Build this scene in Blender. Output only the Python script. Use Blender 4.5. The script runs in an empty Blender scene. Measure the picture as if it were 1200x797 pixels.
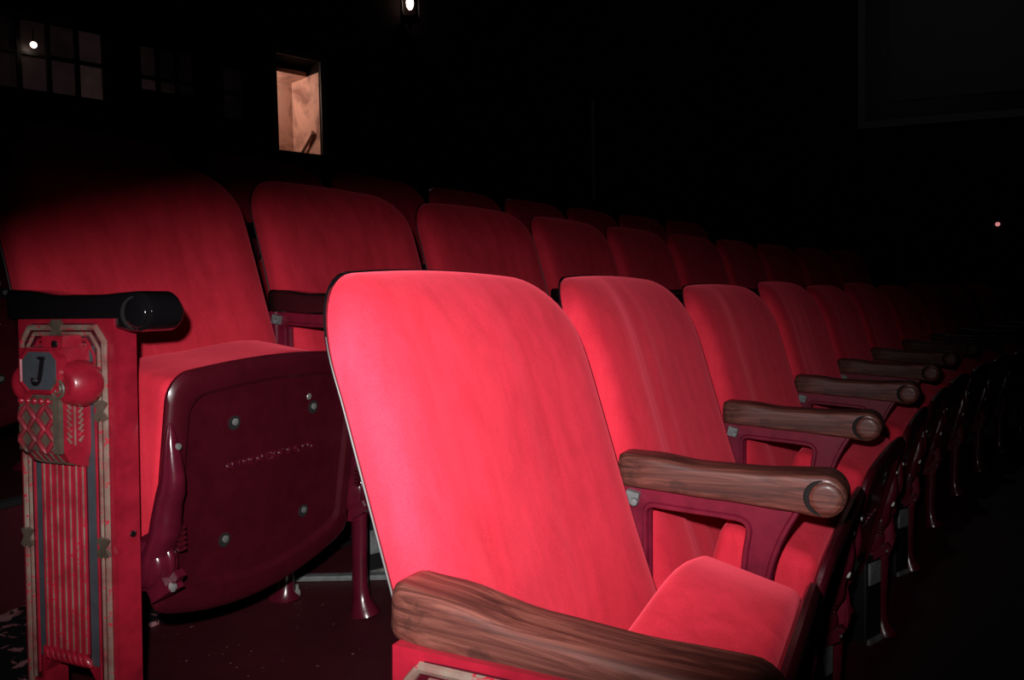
import bpy, bmesh, math, random
from mathutils import Vector, Matrix
random.seed(7)
S = bpy.context.scene
COL = S.collection
PI = math.pi
R = math.radians

# ------------------------------------------------------------------ camera
PITCH, ROLL, EYE = 0.05293, -0.01933, 0.8513
cd = bpy.data.cameras.new('camera'); cam = bpy.data.objects.new('camera', cd); COL.objects.link(cam)
cd.sensor_fit = 'HORIZONTAL'; cd.sensor_width = 36.0; cd.lens = 956.86 / 1200 * 36.0
cd.clip_start = 0.02; cd.clip_end = 100
F = Vector((0, math.cos(PITCH), -math.sin(PITCH))); U = Vector((0, math.sin(PITCH), math.cos(PITCH))); Rt = Vector((1, 0, 0))
cr, sr = math.cos(ROLL), math.sin(ROLL)
R2 = cr * Rt + sr * U; U2 = -sr * Rt + cr * U
M = Matrix((R2, U2, -F)).transposed().to_4x4(); M.translation = Vector((0, 0, EYE))
cam.matrix_world = M
S.camera = cam
# ------------------------------------------------------------------ world, flash, exposure
S.view_settings.view_transform = 'Standard'; S.view_settings.look = 'None'
S.view_settings.gamma = 1.0; S.view_settings.use_curve_mapping = False
S.view_settings.exposure = 0.0
w = bpy.data.worlds.new('dark house'); S.world = w; w.use_nodes = True
w.node_tree.nodes['Background'].inputs[0].default_value = (0.5, 0.4, 0.45, 1)
w.node_tree.nodes['Background'].inputs[1].default_value = 0.0008
fl = bpy.data.lights.new('camera_flash', 'SPOT'); flo = bpy.data.objects.new('camera_flash', fl); COL.objects.link(flo)
fl.energy = 92; fl.spot_size = R(45.5); fl.spot_blend = 1.0; fl.shadow_soft_size = 0.012; fl.color = (1, 0.97, 0.97)
flo.location = (-0.04, 0.0, EYE + 0.075)
flo.rotation_euler = (Vector((-0.105, 1.0, 0.667)) - flo.location).to_track_quat('-Z', 'Y').to_euler(); flo.scale = (1.9, 1, 1)

# ------------------------------------------------------------------ materials
def mat(name, col, rough=0.5, metal=0.0, spec=0.5, coat=0.0):
    m = bpy.data.materials.new(name); m.use_nodes = True
    b = m.node_tree.nodes['Principled BSDF']
    b.inputs['Base Color'].default_value = (*col, 1); b.inputs['Roughness'].default_value = rough
    b.inputs['Metallic'].default_value = metal; b.inputs['Specular IOR Level'].default_value = spec
    b.inputs['Coat Weight'].default_value = coat
    return m
def nd(m, t, **kw):
    n = m.node_tree.nodes.new(t)
    for k, v in kw.items(): setattr(n, k, v)
    return n
def lk(m, a, b): m.node_tree.links.new(a, b)
def B(m): return m.node_tree.nodes['Principled BSDF']
def coords(m, scale=(1, 1, 1), rot=(0, 0, 0)):
    tc = nd(m, 'ShaderNodeTexCoord'); mp = nd(m, 'ShaderNodeMapping')
    mp.inputs['Scale'].default_value = scale; mp.inputs['Rotation'].default_value = rot
    lk(m, tc.outputs['Object'], mp.inputs['Vector']); return mp.outputs['Vector']
def noise(m, vec, scale, detail=3, rough=0.5, dist=0):
    n = nd(m, 'ShaderNodeTexNoise'); n.inputs['Scale'].default_value = scale; n.inputs['Detail'].default_value = detail
    n.inputs['Roughness'].default_value = rough; n.inputs['Distortion'].default_value = dist
    lk(m, vec, n.inputs['Vector']); return n.outputs['Fac']
def ramp(m, fac, stops):
    r = nd(m, 'ShaderNodeValToRGB'); e = r.color_ramp.elements
    while len(e) < len(stops): e.new(0.5)
    for i, (p, c) in enumerate(stops):
        e[i].position = p; e[i].color = (*c, 1) if len(c) == 3 else c
    lk(m, fac, r.inputs['Fac']); return r.outputs['Color']
def mixc(m, fac, a, b, mode='MIX'):
    n = nd(m, 'ShaderNodeMix', data_type='RGBA', blend_type=mode)
    for i, v in ((0, fac), (6, a), (7, b)):
        if hasattr(v, 'links'): lk(m, v, n.inputs[i])
        else: n.inputs[i].default_value = v if not isinstance(v, tuple) else (*v, 1)
    return n.outputs[2]
def bump(m, h, strength=0.2, dist=0.002):
    b = nd(m, 'ShaderNodeBump'); b.inputs['Strength'].default_value = strength; b.inputs['Distance'].default_value = dist
    lk(m, h, b.inputs['Height']); lk(m, b.outputs['Normal'], B(m).inputs['Normal'])

def velvet(name, dark, light, sheen, tint):
    m = mat(name, light, 0.95, 0, 0.05)
    v = coords(m, (19, 19, 0.9)); st = noise(m, v, 1.5, 4, 0.55, 0.5)
    v2 = coords(m, (1, 1, 1)); bl = noise(m, v2, 9, 5, 0.6, 0.3); fine = noise(m, v2, 900, 2, 0.6)
    mid = tuple((a + b) / 2 for a, b in zip(dark, light))
    c = ramp(m, st, [(0.34, dark), (0.48, mid), (0.62, light)])
    c = mixc(m, 0.5, c, ramp(m, bl, [(0.36, dark), (0.64, light)]))
    c = mixc(m, 0.35, c, ramp(m, fine, [(0.3, tuple(x * 0.5 for x in light)), (0.7, tuple(min(1, x * 1.4) for x in light))]))
    lk(m, c, B(m).inputs['Base Color'])
    B(m).inputs['Sheen Weight'].default_value = sheen; B(m).inputs['Sheen Roughness'].default_value = 0.45
    B(m).inputs['Sheen Tint'].default_value = (*tint, 1)
    bump(m, fine, 0.25, 0.0006)
    return m
VELVET = velvet('red velvet', (0.36, 0.012, 0.022), (0.72, 0.032, 0.060), 0.5, (1.0, 0.10, 0.15))

def paint(name, col, dark, rough, chips=None):
    m = mat(name, col, rough, 0, 0.5, 0.3)
    v = coords(m); n = noise(m, v, 30, 4, 0.6)
    c = ramp(m, n, [(0.3, dark), (0.65, col)])
    if chips:
        k = noise(m, v, 120, 3, 0.7)
        f = ramp(m, k, [(chips[1], (0, 0, 0)), (chips[1] + 0.03, (1, 1, 1))])
        c = mixc(m, f, c, chips[0])
    lk(m, c, B(m).inputs['Base Color'])
    B(m).inputs['Coat Roughness'].default_value = 0.15
    bump(m, noise(m, v, 160, 2), 0.08, 0.001)
    return m
MAROON = paint('maroon enamel', (0.16, 0.008, 0.026), (0.10, 0.005, 0.016), 0.3)
PANRED = paint('dark maroon enamel and gap shade', (0.060, 0.0034, 0.009), (0.045, 0.0025, 0.006), 0.34)  # pan enamel; also the painted shade between panel ridges and flutes
PANELRED = paint('worn crimson panel paint', (0.32, 0.010, 0.025), (0.20, 0.006, 0.016), 0.33)
SLATE = paint('slate grey backing', (0.05, 0.057, 0.068), (0.035, 0.04, 0.048), 0.6)
BLACKP = mat('gloss black paint', (0.006, 0.005, 0.006), 0.12, 0, 0.5, 0.6)
DARK = mat('dark gap', (0.004, 0.003, 0.003), 0.9)
RUBBED = paint('rubbed gilt over red', (0.22, 0.165, 0.13), (0.15, 0.035, 0.033), 0.4, ((0.36, 0.02, 0.035), 0.58))
DARKGILT = paint('tarnished dark gilt', (0.10, 0.075, 0.055), (0.045, 0.03, 0.024), 0.42)
STEEL = paint('worn steel', (0.42, 0.42, 0.40), (0.18, 0.18, 0.17), 0.38); B(STEEL).inputs['Metallic'].default_value = 0.5
EDGE = mat('dark worn edge', (0.09, 0.085, 0.085), 0.5, 0.2, 0.3)
HINGE = paint('maroon hinge enamel', (0.085, 0.005, 0.016), (0.06, 0.0035, 0.011), 0.25)
GLINT = mat('pale bumper', (0.75, 0.73, 0.72), 0.5)
GREYMETAL = paint('dull grey metal', (0.17, 0.18, 0.18), (0.09, 0.094, 0.096), 0.55)
def wood(name, a, b_, c_):
    m = mat(name, a, 0.4, 0, 0.35, 0.15)
    v = coords(m, (75, 4, 75)); g = noise(m, v, 1.3, 6, 0.7, 0.7)
    v2 = coords(m, (14, 1.4, 14)); g2 = noise(m, v2, 1.0, 3, 0.5, 1.0)
    c = ramp(m, g, [(0.34, c_), (0.48, b_), (0.62, a)])
    c = mixc(m, 0.55, c, ramp(m, g2, [(0.3, c_), (0.6, a)]), 'MULTIPLY')
    v3 = coords(m); sc = noise(m, v3, 26, 5, 0.65, 0.5)
    c = mixc(m, ramp(m, sc, [(0.62, (0, 0, 0)), (0.72, (0.6, 0.6, 0.6))]), c, (0.025, 0.010, 0.008))
    lk(m, c, B(m).inputs['Base Color']); B(m).inputs['Coat Roughness'].default_value = 0.22
    lk(m, ramp(m, g, [(0.3, (0.6, 0.6, 0.6)), (0.7, (0.38, 0.38, 0.38))]), B(m).inputs['Roughness'])
    bump(m, g, 0.4, 0.0012); return m
WOOD = wood('varnished mahogany', (0.29, 0.108, 0.082), (0.14, 0.043, 0.032), (0.04, 0.011, 0.009))
def floor_mat():
    m = mat('maroon painted concrete', (0.05, 0.008, 0.012), 0.5, 0, 0.2)
    v = coords(m); n = noise(m, v, 3.5, 6, 0.65); k = noise(m, v, 95, 2, 0.5)
    c = ramp(m, n, [(0.3, (0.035, 0.005, 0.008)), (0.7, (0.065, 0.009, 0.014))])
    c = mixc(m, ramp(m, k, [(0.745, (0, 0, 0)), (0.76, (1, 1, 1))]), c, (0.30, 0.16, 0.16))
    lk(m, c, B(m).inputs['Base Color']); bump(m, noise(m, v, 60, 4), 0.15, 0.002); return m
FLOOR = floor_mat()
def carpet_mat():
    m = mat('black patterned carpet', (0.012, 0.01, 0.011), 0.95, 0, 0.1)
    v = coords(m, (1, 1, 1)); n = noise(m, v, 22, 3, 0.55, 1.2)
    c = ramp(m, n, [(0.56, (0.010, 0.008, 0.009)), (0.60, (0.30, 0.10, 0.12)), (0.68, (0.34, 0.17, 0.17))])
    lk(m, c, B(m).inputs['Base Color']); bump(m, noise(m, v, 500, 2), 0.4, 0.002); return m
CARPET = carpet_mat()
WALL = mat('dark theatre wall', (0.016, 0.012, 0.012), 0.95, 0, 0.0)
DARKWOOD = mat('black stained frame', (0.006, 0.005, 0.005), 0.5)
GREYWALL = mat('grey painted recess', (0.16, 0.16, 0.165), 0.95, 0, 0.0)
PALETRIM = mat('pale moulding', (0.22, 0.22, 0.22), 0.95, 0, 0.0)
def plaster():
    m = mat('smudged cream plaster', (0.6, 0.42, 0.34), 0.9)
    v = coords(m); n = noise(m, v, 2.6, 5, 0.6, 0.8)
    lk(m, ramp(m, n, [(0.34, (0.30, 0.17, 0.14)), (0.5, (0.62, 0.42, 0.34)), (0.7, (0.72, 0.50, 0.41))]), B(m).inputs['Base Color']); return m
PLASTER = plaster()
def lit(name, col, strength, dirty=False):
    m = mat(name, (0.02, 0.015, 0.015), 0.4); b = B(m)
    b.inputs['Emission Color'].default_value = (*col, 1); b.inputs['Emission Strength'].default_value = strength
    if dirty:
        v = coords(m); n = noise(m, v, 3.5, 5, 0.6, 0.6)
        lk(m, ramp(m, n, [(0.3, tuple(x * 0.45 for x in col)), (0.7, col)]), b.inputs['Emission Color'])
    return m
PANE = lit('dim lit window glass', (0.015, 0.0085, 0.0085), 1.0, True)
PANE2 = lit('dimmer lit window glass', (0.006, 0.0036, 0.0036), 1.0, True)
BULB = lit('glowing bulb', (1.0, 0.72, 0.58), 6.0)
WARM = lit('warm glass', (0.9, 0.30, 0.20), 0.35)
REDDOT = lit('small red lamp', (1.0, 0.35, 0.35), 0.6)

# ------------------------------------------------------------------ helpers
class MB:
    def __init__(s): s.v = []; s.f = []; s.m = []
    def add(s, vs, fs, mi=0):
        o = len(s.v); s.v += [tuple(v) for v in vs]; s.f += [tuple(i + o for i in f) for f in fs]; s.m += [mi] * len(fs)
    def build(s, name, mats, parent=None, smooth=True, angle=40):
        me = bpy.data.meshes.new(name); me.from_pydata(s.v, [], s.f); me.update()
        bm = bmesh.new(); bm.from_mesh(me); bmesh.ops.recalc_face_normals(bm, faces=bm.faces)
        if smooth:
            for f in bm.faces: f.smooth = True
            for e in bm.edges:
                if len(e.link_faces) == 2 and e.calc_face_angle(0) > R(angle): e.smooth = False
        bm.to_mesh(me); bm.free()
        for m in (mats if isinstance(mats, (list, tuple)) else [mats]): me.materials.append(m)
        for i, p in enumerate(me.polygons): p.material_index = s.m[i]
        o = bpy.data.objects.new(name, me); COL.objects.link(o)
        if parent: o.parent = parent
        return o
    def box(s, x0, x1, y0, y1, z0, z1, mi=0):
        vs = [(x, y, z) for x in (x0, x1) for y in (y0, y1) for z in (z0, z1)]
        s.add(vs, [(0, 1, 3, 2), (4, 6, 7, 5), (0, 4, 5, 1), (2, 3, 7, 6), (0, 2, 6, 4), (1, 5, 7, 3)], mi); return s
    def obox(s, c, ax, ay, az, mi=0):           # oriented box: centre and three half-axis vectors
        c, ax, ay, az = Vector(c), Vector(ax), Vector(ay), Vector(az)
        vs = [c + i * ax + j * ay + k * az for i in (-1, 1) for j in (-1, 1) for k in (-1, 1)]
        s.add(vs, [(0, 1, 3, 2), (4, 6, 7, 5), (0, 4, 5, 1), (2, 3, 7, 6), (0, 2, 6, 4), (1, 5, 7, 3)], mi); return s
    def loft(s, rings, caps=True, closed=False, mi=0):
        n = len(rings[0]); vs = [p for r in rings for p in r]; fs = []
        k = len(rings)
        for i in range(k if closed else k - 1):
            a, b = i * n, ((i + 1) % k) * n
            for j in range(n): fs.append((a + j, a + (j + 1) % n, b + (j + 1) % n, b + j))
        if caps and not closed: fs += [tuple(range(n))[::-1], tuple((k - 1) * n + j for j in range(n))]
        s.add(vs, fs, mi); return s
    def tube(s, path, r, n=8, closed=False, mi=0, caps=True, flat=None):
        path = [Vector(p) for p in path]; k = len(path); rings = []; up = None
        for i, p in enumerate(path):
            if closed: t = path[(i + 1) % k] - path[i - 1]
            else: t = path[min(i + 1, k - 1)] - path[max(i - 1, 0)]
            t.normalize()
            if up is None:
                up = Vector((0, 0, 1)) if abs(t.z) < 0.9 else Vector((1, 0, 0))
            a = up - t * up.dot(t); a.normalize(); up = a; b = t.cross(a)
            rr = r[i] if isinstance(r, list) else r
            ra, rb = rr if isinstance(rr, tuple) else (rr, rr)
            rings.append([p + a * (ra * math.cos(2 * PI * j / n)) + b * (rb * math.sin(2 * PI * j / n)) for j in range(n)])
        return s.loft(rings, caps, closed, mi)
    def lathe(s, c, axis, prof, n=20, mi=0):     # prof: (distance along axis, radius)
        c, ax = Vector(c), Vector(axis).normalized()
        a = ax.orthogonal().normalized(); b = ax.cross(a)
        return s.loft([[c + ax * d + (a * math.cos(2 * PI * j / n) + b * math.sin(2 * PI * j / n)) * max(r, 1e-5) for j in range(n)] for d, r in prof], True, False, mi)
    def ball(s, c, rx, ry, rz, n=10, k=6, mi=0):
        c = Vector(c)
        return s.loft([[c + Vector((rx * math.sin(t) * math.cos(2 * PI * j / n), ry * math.sin(t) * math.sin(2 * PI * j / n), rz * math.cos(t))) for j in range(n)]
                       for t in [max(0.02, min(PI - 0.02, PI * i / k)) for i in range(k + 1)]], True, False, mi)
    def rbox(s, h, r, nm=(8, 4, 8), fn=None, mi=0, na=4):    # rounded box, half sizes h, corner radius r, optional deformation
        h = Vector(h)
        def axis(hh, m):
            band = [hh - r + r * math.tan(PI / 4 * i / na) for i in range(na + 1)]
            inner = [-(hh - r) + 2 * (hh - r) * i / m for i in range(1, m)]
            return [-b for b in band[::-1]] + inner + band
        A = [axis(h[i], nm[i]) for i in range(3)]
        idx = {}; vs = []; fs = []
        def vid(p):
            key = tuple(round(c, 6) for c in p)
            if key not in idx:
                q = Vector(p); inn = Vector([max(-(h[i] - r), min(h[i] - r, q[i])) for i in range(3)])
                d = q - inn
                if d.length > 1e-9: q = inn + d.normalized() * r
                if fn: q = Vector(fn(q))
                idx[key] = len(vs); vs.append(q)
            return idx[key]
        for ax in range(3):
            u, v = (ax + 1) % 3, (ax + 2) % 3
            for sg in (-1, 1):
                for i in range(len(A[u]) - 1):
                    for j in range(len(A[v]) - 1):
                        q = []
                        for a, b in ((0, 0), (1, 0), (1, 1), (0, 1)):
                            p = [0, 0, 0]; p[ax] = sg * h[ax]; p[u] = A[u][i + a]; p[v] = A[v][j + b]; q.append(vid(p))
                        if len(set(q)) == 4: fs.append(tuple(q if sg > 0 else q[::-1]))
        s.add(vs, fs, mi); return s
    def plate(s, outer, holes, x0, x1, fn, mi=0):  # flat plate with holes; 2D points mapped through fn(x, a, b)
        bm = bmesh.new(); loops = []
        for lp in [outer] + holes:
            vv = [bm.verts.new((p[0], p[1], 0)) for p in lp]; loops.append(vv)
            for i in range(len(vv)): bm.edges.new((vv[i], vv[(i + 1) % len(vv)]))
        bmesh.ops.triangle_fill(bm, use_beauty=True, edges=bm.edges[:])
        bm.verts.index_update()
        P = [(v.co.x, v.co.y) for v in bm.verts]; n = len(P)
        T = [tuple(v.index for v in f.verts) for f in bm.faces]; bm.free()
        vs = [fn(x0, *p) for p in P] + [fn(x1, *p) for p in P]
        fs = list(T) + [tuple(i + n for i in t[::-1]) for t in T]
        o = 0
        for lp in [outer] + holes:
            k = len(lp)
            for i in range(k): fs.append((o + i, o + (i + 1) % k, n + o + (i + 1) % k, n + o + i))
            o += k
        s.add(vs, fs, mi); return s

def rounded(poly, rad, k=5):                     # round the corners of a 2D polygon
    out = []; n = len(poly)
    for i in range(n):
        p = Vector(poly[i]); a = Vector(poly[i - 1]) - p; b = Vector(poly[(i + 1) % n]) - p
        r = rad[i] if isinstance(rad, (list, tuple)) else rad
        r = min(r, a.length * 0.49, b.length * 0.49)
        if r < 1e-5: out.append(tuple(p)); continue
        p0, p1 = p + a.normalized() * r, p + b.normalized() * r
        for j in range(k + 1):
            t = j / k; q = p0 * (1 - t) ** 2 + p * 2 * t * (1 - t) + p1 * t * t; out.append(tuple(q))
    return out
def smooth_path(pts, k=4):
    out = []; n = len(pts); P = [Vector(p) for p in pts]
    for i in range(n - 1):
        p0, p1, p2, p3 = P[max(i - 1, 0)], P[i], P[i + 1], P[min(i + 2, n - 1)]
        for j in range(k):
            t = j / k
            out.append(0.5 * ((2 * p1) + (-p0 + p2) * t + (2 * p0 - 5 * p1 + 4 * p2 - p3) * t * t + (-p0 + 3 * p1 - 3 * p2 + p3) * t ** 3))
    out.append(P[-1]); return out
def empty(name, label=None, cat=None, group=None):
    o = bpy.data.objects.new(name, None); o.empty_display_size = 0.1; COL.objects.link(o)
    tag(o, label, cat, group); return o
def tag(o, label=None, cat=None, group=None, kind=None):
    for k, v in (('label', label), ('category', cat), ('group', group), ('kind', kind)):
        if v: o[k] = v
    return o
def copy_tree(o, parent=None):
    kids = list(o.children); c = o.copy(); COL.objects.link(c)
    if parent: c.parent = parent
    for ch in kids: copy_tree(ch, c)
    return c
def interp(tab, s):
    if s <= tab[0][0]: return tab[0][1]
    for (a, va), (b, vb) in zip(tab, tab[1:]):
        if s <= b: t = (s - a) / (b - a); t = t * t * (3 - 2 * t); return va + (vb - va) * t
    return tab[-1][1]

# ------------------------------------------------------------------ layout of the curved rows (plan position of each arm standard, heading)
ROW_A = [(-0.0903, 0.6262, 0.4046), (0.1469, 1.1107, 0.4653), (0.4207, 1.6173, 0.5193), (0.7278, 2.0924, 0.5614), (1.0246, 2.562, 0.5941),
         (1.3298, 3.0214, 0.6238), (1.6574, 3.4644, 0.6537), (1.9997, 3.8956, 0.6837)]
ROW_B = [(-0.7131, 1.1807, 0.4106), (-0.4838, 1.6656, 0.4963), (-0.1948, 2.1341, 0.5858), (0.1332, 2.5776, 0.6763)]
def extend(row, n, dt, p=0.55):
    row = list(row)
    while len(row) < n:
        x, y, t = row[-1]; t2 = t + dt; tm = (t + t2) / 2
        row.append((x + p * math.sin(tm), y + p * math.cos(tm), t2))
    return row
ROW_A = extend(ROW_A, 11, 0.03)
def offset(row, d):                               # d > 0 : towards the back of the house
    return [(x - d * math.cos(t), y + d * math.sin(t), t) for x, y, t in row]
def resample(row, keep, n, p):
    out = list(row[:keep]); x, y, t = out[-1]; i = keep
    while len(out) < n:
        while i < len(row) - 1 and math.hypot(row[i][0] - x, row[i][1] - y) < p: i += 1
        dx, dy = row[i][0] - x, row[i][1] - y; L = math.hypot(dx, dy); x, y = x + dx / L * p, y + dy / L * p
        out.append((x, y, math.atan2(dx, dy)))
    return out
ROW_B = resample(ROW_B + offset(ROW_A, 0.77)[4:], 4, 11, 0.55)
ROW_C = resample(offset(ROW_B, 0.80), 1, 10, 0.56)
ZB = 0.2371; ZC = 0.45

# ------------------------------------------------------------------ structure: floors and tiers
def structure(o): o['kind'] = 'structure'; return o
m = MB(); m.box(-9, 16, -4, 22, -0.1, 0.0)
structure(m.build('floor', FLOOR, smooth=False))
def tier(name, row, d0, d1, z0, z1, matl):
    first = row[0]; ext = [(first[0] - 3.0 * math.sin(first[2] - 0.05), first[1] - 3.0 * math.cos(first[2] - 0.05), first[2])]
    last = row[-1]; end = [(last[0] + 4 * math.sin(last[2]), last[1] + 4 * math.cos(last[2]), last[2])]
    rr = ext + row + end
    a, b = offset(rr, d0), offset(rr, d1); k = MB()
    k.loft([[(p[0], p[1], z0), (q[0], q[1], z0), (q[0], q[1], z1), (p[0], p[1], z1)] for p, q in zip(a, b)])
    return structure(k.build(name, matl, smooth=False))
tier('seating_tier', ROW_B, -0.50, 0.47, 0.0, ZB, FLOOR)
tier('seating_tier', ROW_B, 0.47, 1.9, 0.0, ZC, FLOOR)
def strip(name, row, d0, d1, z0, z1, matl, i0=0, i1=None, smooth=False):
    rr = row[i0:i1]; a, b = offset(rr, d0), offset(rr, d1); k = MB()
    k.loft([[(p[0], p[1], z0), (q[0], q[1], z0), (q[0], q[1], z1), (p[0], p[1], z1)] for p, q in zip(a, b)])
    return k.build(name, matl, smooth=smooth)
tag(strip('carpet_runner', ROW_B, 0.13, 0.45, ZB, ZB + 0.008, CARPET), 'black carpet runner with pinkish flecks on the floor behind the lettered end panel', 'carpet')
structure(strip('trim_1', ROW_B, 0.455, 0.485, ZC, ZC + 0.012, DARK))
structure(strip('trim_2', ROW_B, -0.515, -0.47, ZB, ZB + 0.010, DARK))

# ------------------------------------------------------------------ seat: local x along the row, -y to the front, z up, origin on the floor midway between two standards
ZA, YB, TILT = 0.6274, 0.0312, 0.2893
def make_seat(width, top=0.872, lean=9, folds=(), back_w=None, seatmat=VELVET, dy=-0.034, arch=0.012, text=True, rightr=0.085, sb=0.190):
    root = empty('theatre_seat')
    # ---- padded back
    W = (back_w or (width - 0.03)) / 2; zb = 0.36; rad = rightr; T = 0.058; conc = 0.022
    zs = [zb + (top - rad - zb) * i / 22 for i in range(23)] + [top - rad + rad * math.sin(PI / 2 * i / 12) for i in range(1, 13)]
    us = [math.sin(PI / 2 * (-1 + 2 * i / 44)) for i in range(45)]
    def hw(z):
        k = W - 0.012 * (1 - (z - zb) / (top - zb)) * 0
        return k if z <= top - rad else k - rad + math.sqrt(max(0, rad * rad - (z - top + rad) ** 2))
    def rear_y(x, z):
        return dy + YB + TILT * (z - ZA) + T - conc * (x / W) ** 2 - 0.010 * max(0, 1 - (z - zb) / 0.25) ** 2 + 0.012 * max(0, (z - 0.75) / 0.13) ** 2
    def pt(u, z, front, grow=0.0, back=0.0):
        x = u * (hw(z) + grow); v = (z - zb) / (top - zb)
        zz = z + arch * (1 - (x / W) ** 2) * max(0, v) ** 3 + (grow * v if grow else 0)
        y = rear_y(x, z)
        if front:
            e = (1 - abs(u) ** 7) ** 0.5 * (1 - min(1, max(0, (v - 0.5) / 0.5)) ** 7) ** 0.5 * (1 - min(1, max(0, (0.35 - v) / 0.35)) ** 8) ** 0.5
            y -= 0.012 + (T - 0.012) * e
            for u0, wd, amp, sl in folds:
                d = (u - u0 - sl * (v - 0.5)) / wd
                y -= amp * math.exp(-d * d) * e * min(1, max(0, 1.25 - v) * 2.5)
        return Vector((x, y + back, zz))
    k = MB(); nu, nz = len(us), len(zs); vs = []; fs = []
    for fr in (1, 0):
        for z in zs:
            for u in us: vs.append(pt(u, z, fr))
    o2 = nu * nz
    for i in range(nz - 1):
        for j in range(nu - 1):
            a = i * nu + j; fs.append((a, a + 1, a + nu + 1, a + nu)); fs.append((o2 + a, o2 + a + nu, o2 + a + nu + 1, o2 + a + 1))
    bd = [i * nu for i in range(nz)] + [(nz - 1) * nu + j for j in range(1, nu)] + [i * nu + nu - 1 for i in range(nz - 2, -1, -1)] + [j for j in range(nu - 2, 0, -1)]
    for a, b in zip(bd, bd[1:] + bd[:1]): fs.append((a, b, o2 + b, o2 + a))
    k.add(vs, fs); k.build('backrest', seatmat, root, angle=60)
    # ---- moulded back shell and its worn edge
    k = MB(); rim = [pt(-1, z, 0, 0.0022, 0.0015) for z in zs]; rim2 = [pt(1, z, 0, 0.0022, 0.0015) for z in zs]
    rings = []
    for bk in (0.0005, 0.0032):
        rings.append([[pt(u, z, 0, 0.002, bk) for u in us] for z in zs])
    vs = [p for g in rings for r_ in g for p in r_]; fs = []
    for i in range(nz - 1):
        for j in range(nu - 1):
            a = i * nu + j; fs.append((a, a + 1, a + nu + 1, a + nu)); fs.append((o2 + a, o2 + a + nu, o2 + a + nu + 1, o2 + a + 1))
    for a, b in zip(bd, bd[1:] + bd[:1]): fs.append((a, b, o2 + b, o2 + a))
    k.add(vs, fs); sh = k.build('back_shell', BLACKP, root, angle=60)
    k = MB(); k.tube(rim[:26], [0.0010] * 20 + [0.0009, 0.0008, 0.0007, 0.0006, 0.0005, 0.0004], 6); k.build('worn_edge', EDGE, sh)
    k = MB(); k.tube(rim2[:26], [0.0010] * 20 + [0.0009, 0.0008, 0.0007, 0.0006, 0.0005, 0.0004], 6); k.build('worn_edge', EDGE, sh)
    # ---- tip-up seat, folded
    L = R(lean); H = 0.335; PW = width / 2 - 0.055; D = 0.132
    def fold(x, d, h): return Vector((x, -(sb + h * math.sin(L) - d * math.cos(L)), 0.172 + h * math.cos(L) + d * math.sin(L)))
    def cush(q):
        x, d, h = q.x, q.y + D / 2 + 0.006, q.z + H / 2 + 0.014
        bow = 0.026 * (1 - (x / PW) ** 2)
        if h > H * 0.4: h += bow * (h / H - 0.4) / 0.6
        d += 0.010 * (1 - (x / PW) ** 2) * (1 - ((h - H / 2) / (H / 2 + 0.03)) ** 2) if q.y > 0 else 0
        h += 0.004 * math.sin(x * 23) * (1 if q.z > 0 else 0)
        return fold(x, d, h)
    k = MB(); k.rbox((PW + 0.002, D / 2, H / 2 - 0.016), 0.017, (10, 4, 8), cush); k.build('seat_cushion', seatmat, root, angle=70)
    # pan : outline rings, from the rolled rim to the recessed centre
    hp = H + 0.016
    ol = []
    cx, rt = PW + 0.008, 0.042
    def corner(x, h, r, a0, a1, n=7): return [(x + r * math.cos(a0 + (a1 - a0) * i / n), h + r * math.sin(a0 + (a1 - a0) * i / n)) for i in range(n + 1)]
    ol += [(-cx + 0.03 + (2 * cx - 0.06) * i / 16, -0.006 - 0.034 * (1 - (2 * i / 16 - 1) ** 2)) for i in range(17)]
    ol += corner(cx - 0.028, 0.026, 0.028, -PI / 2.6, 0, 4)
    ol += corner(cx - rt, hp - rt, rt, 0, PI / 2)
    ol += [((cx - rt) * (1 - 2 * i / 10), hp + 0.010 * (1 - (1 - 2 * i / 10) ** 2)) for i in range(1, 10)]
    ol += corner(-cx + rt, hp - rt, rt, PI / 2, PI)
    ol += corner(-cx + 0.028, 0.026, 0.028, PI, PI + PI / 2.6, 4)
    def ring(ins, o, cw=0.0):
        return [fold(x * (1 - ins / cx) + cw, -o, hp / 2 + (h - hp / 2) * (1 - ins / (hp / 2))) for x, h in ol]
    k = MB()
    k.loft([ring(0.004, -0.006), ring(-0.001, -0.003), ring(-0.002, 0.003), ring(0.002, 0.008), ring(0.007, 0.0105), ring(0.018, 0.0115), ring(0.030, 0.0115),
            ring(0.033, 0.0105), ring(0.0365, 0.0035), ring(0.040, 0.0024), ring(0.10, 0.0022)])
    pan = k.build('seat_pan', PANRED, root, angle=50)
    for sx, hh in ((-0.093, 0.262), (0.093, 0.262), (-0.093, 0.075), (0.093, 0.075)):
        k = MB(); c = fold(sx, -0.0025, hh); n = (fold(0, -1, 0) - fold(0, 0, 0))
        k.lathe(c, n, [(0.0, 0.0112), (0.0022, 0.0112), (0.0022, 0.0086), (-0.001, 0.0084)], 18, 0)
        k.lathe(c + fold(0.002, 0, 0.001) - fold(0, 0, 0), n, [(0.0, 0.0058), (0.002, 0.0056), (0.0024, 0.003)], 10, 1)
        k.build('bolt', [DARK, STEEL], pan)
    k = MB(); c = fold(0.08, -0.003, 0.282); k.lathe(c, fold(0, -1, 0) - fold(0, 0, 0), [(0, 0.006), (0.001, 0.0052), (0.0012, 0.002)], 9); k.build('paint_chip', STEEL, pan)
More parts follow.
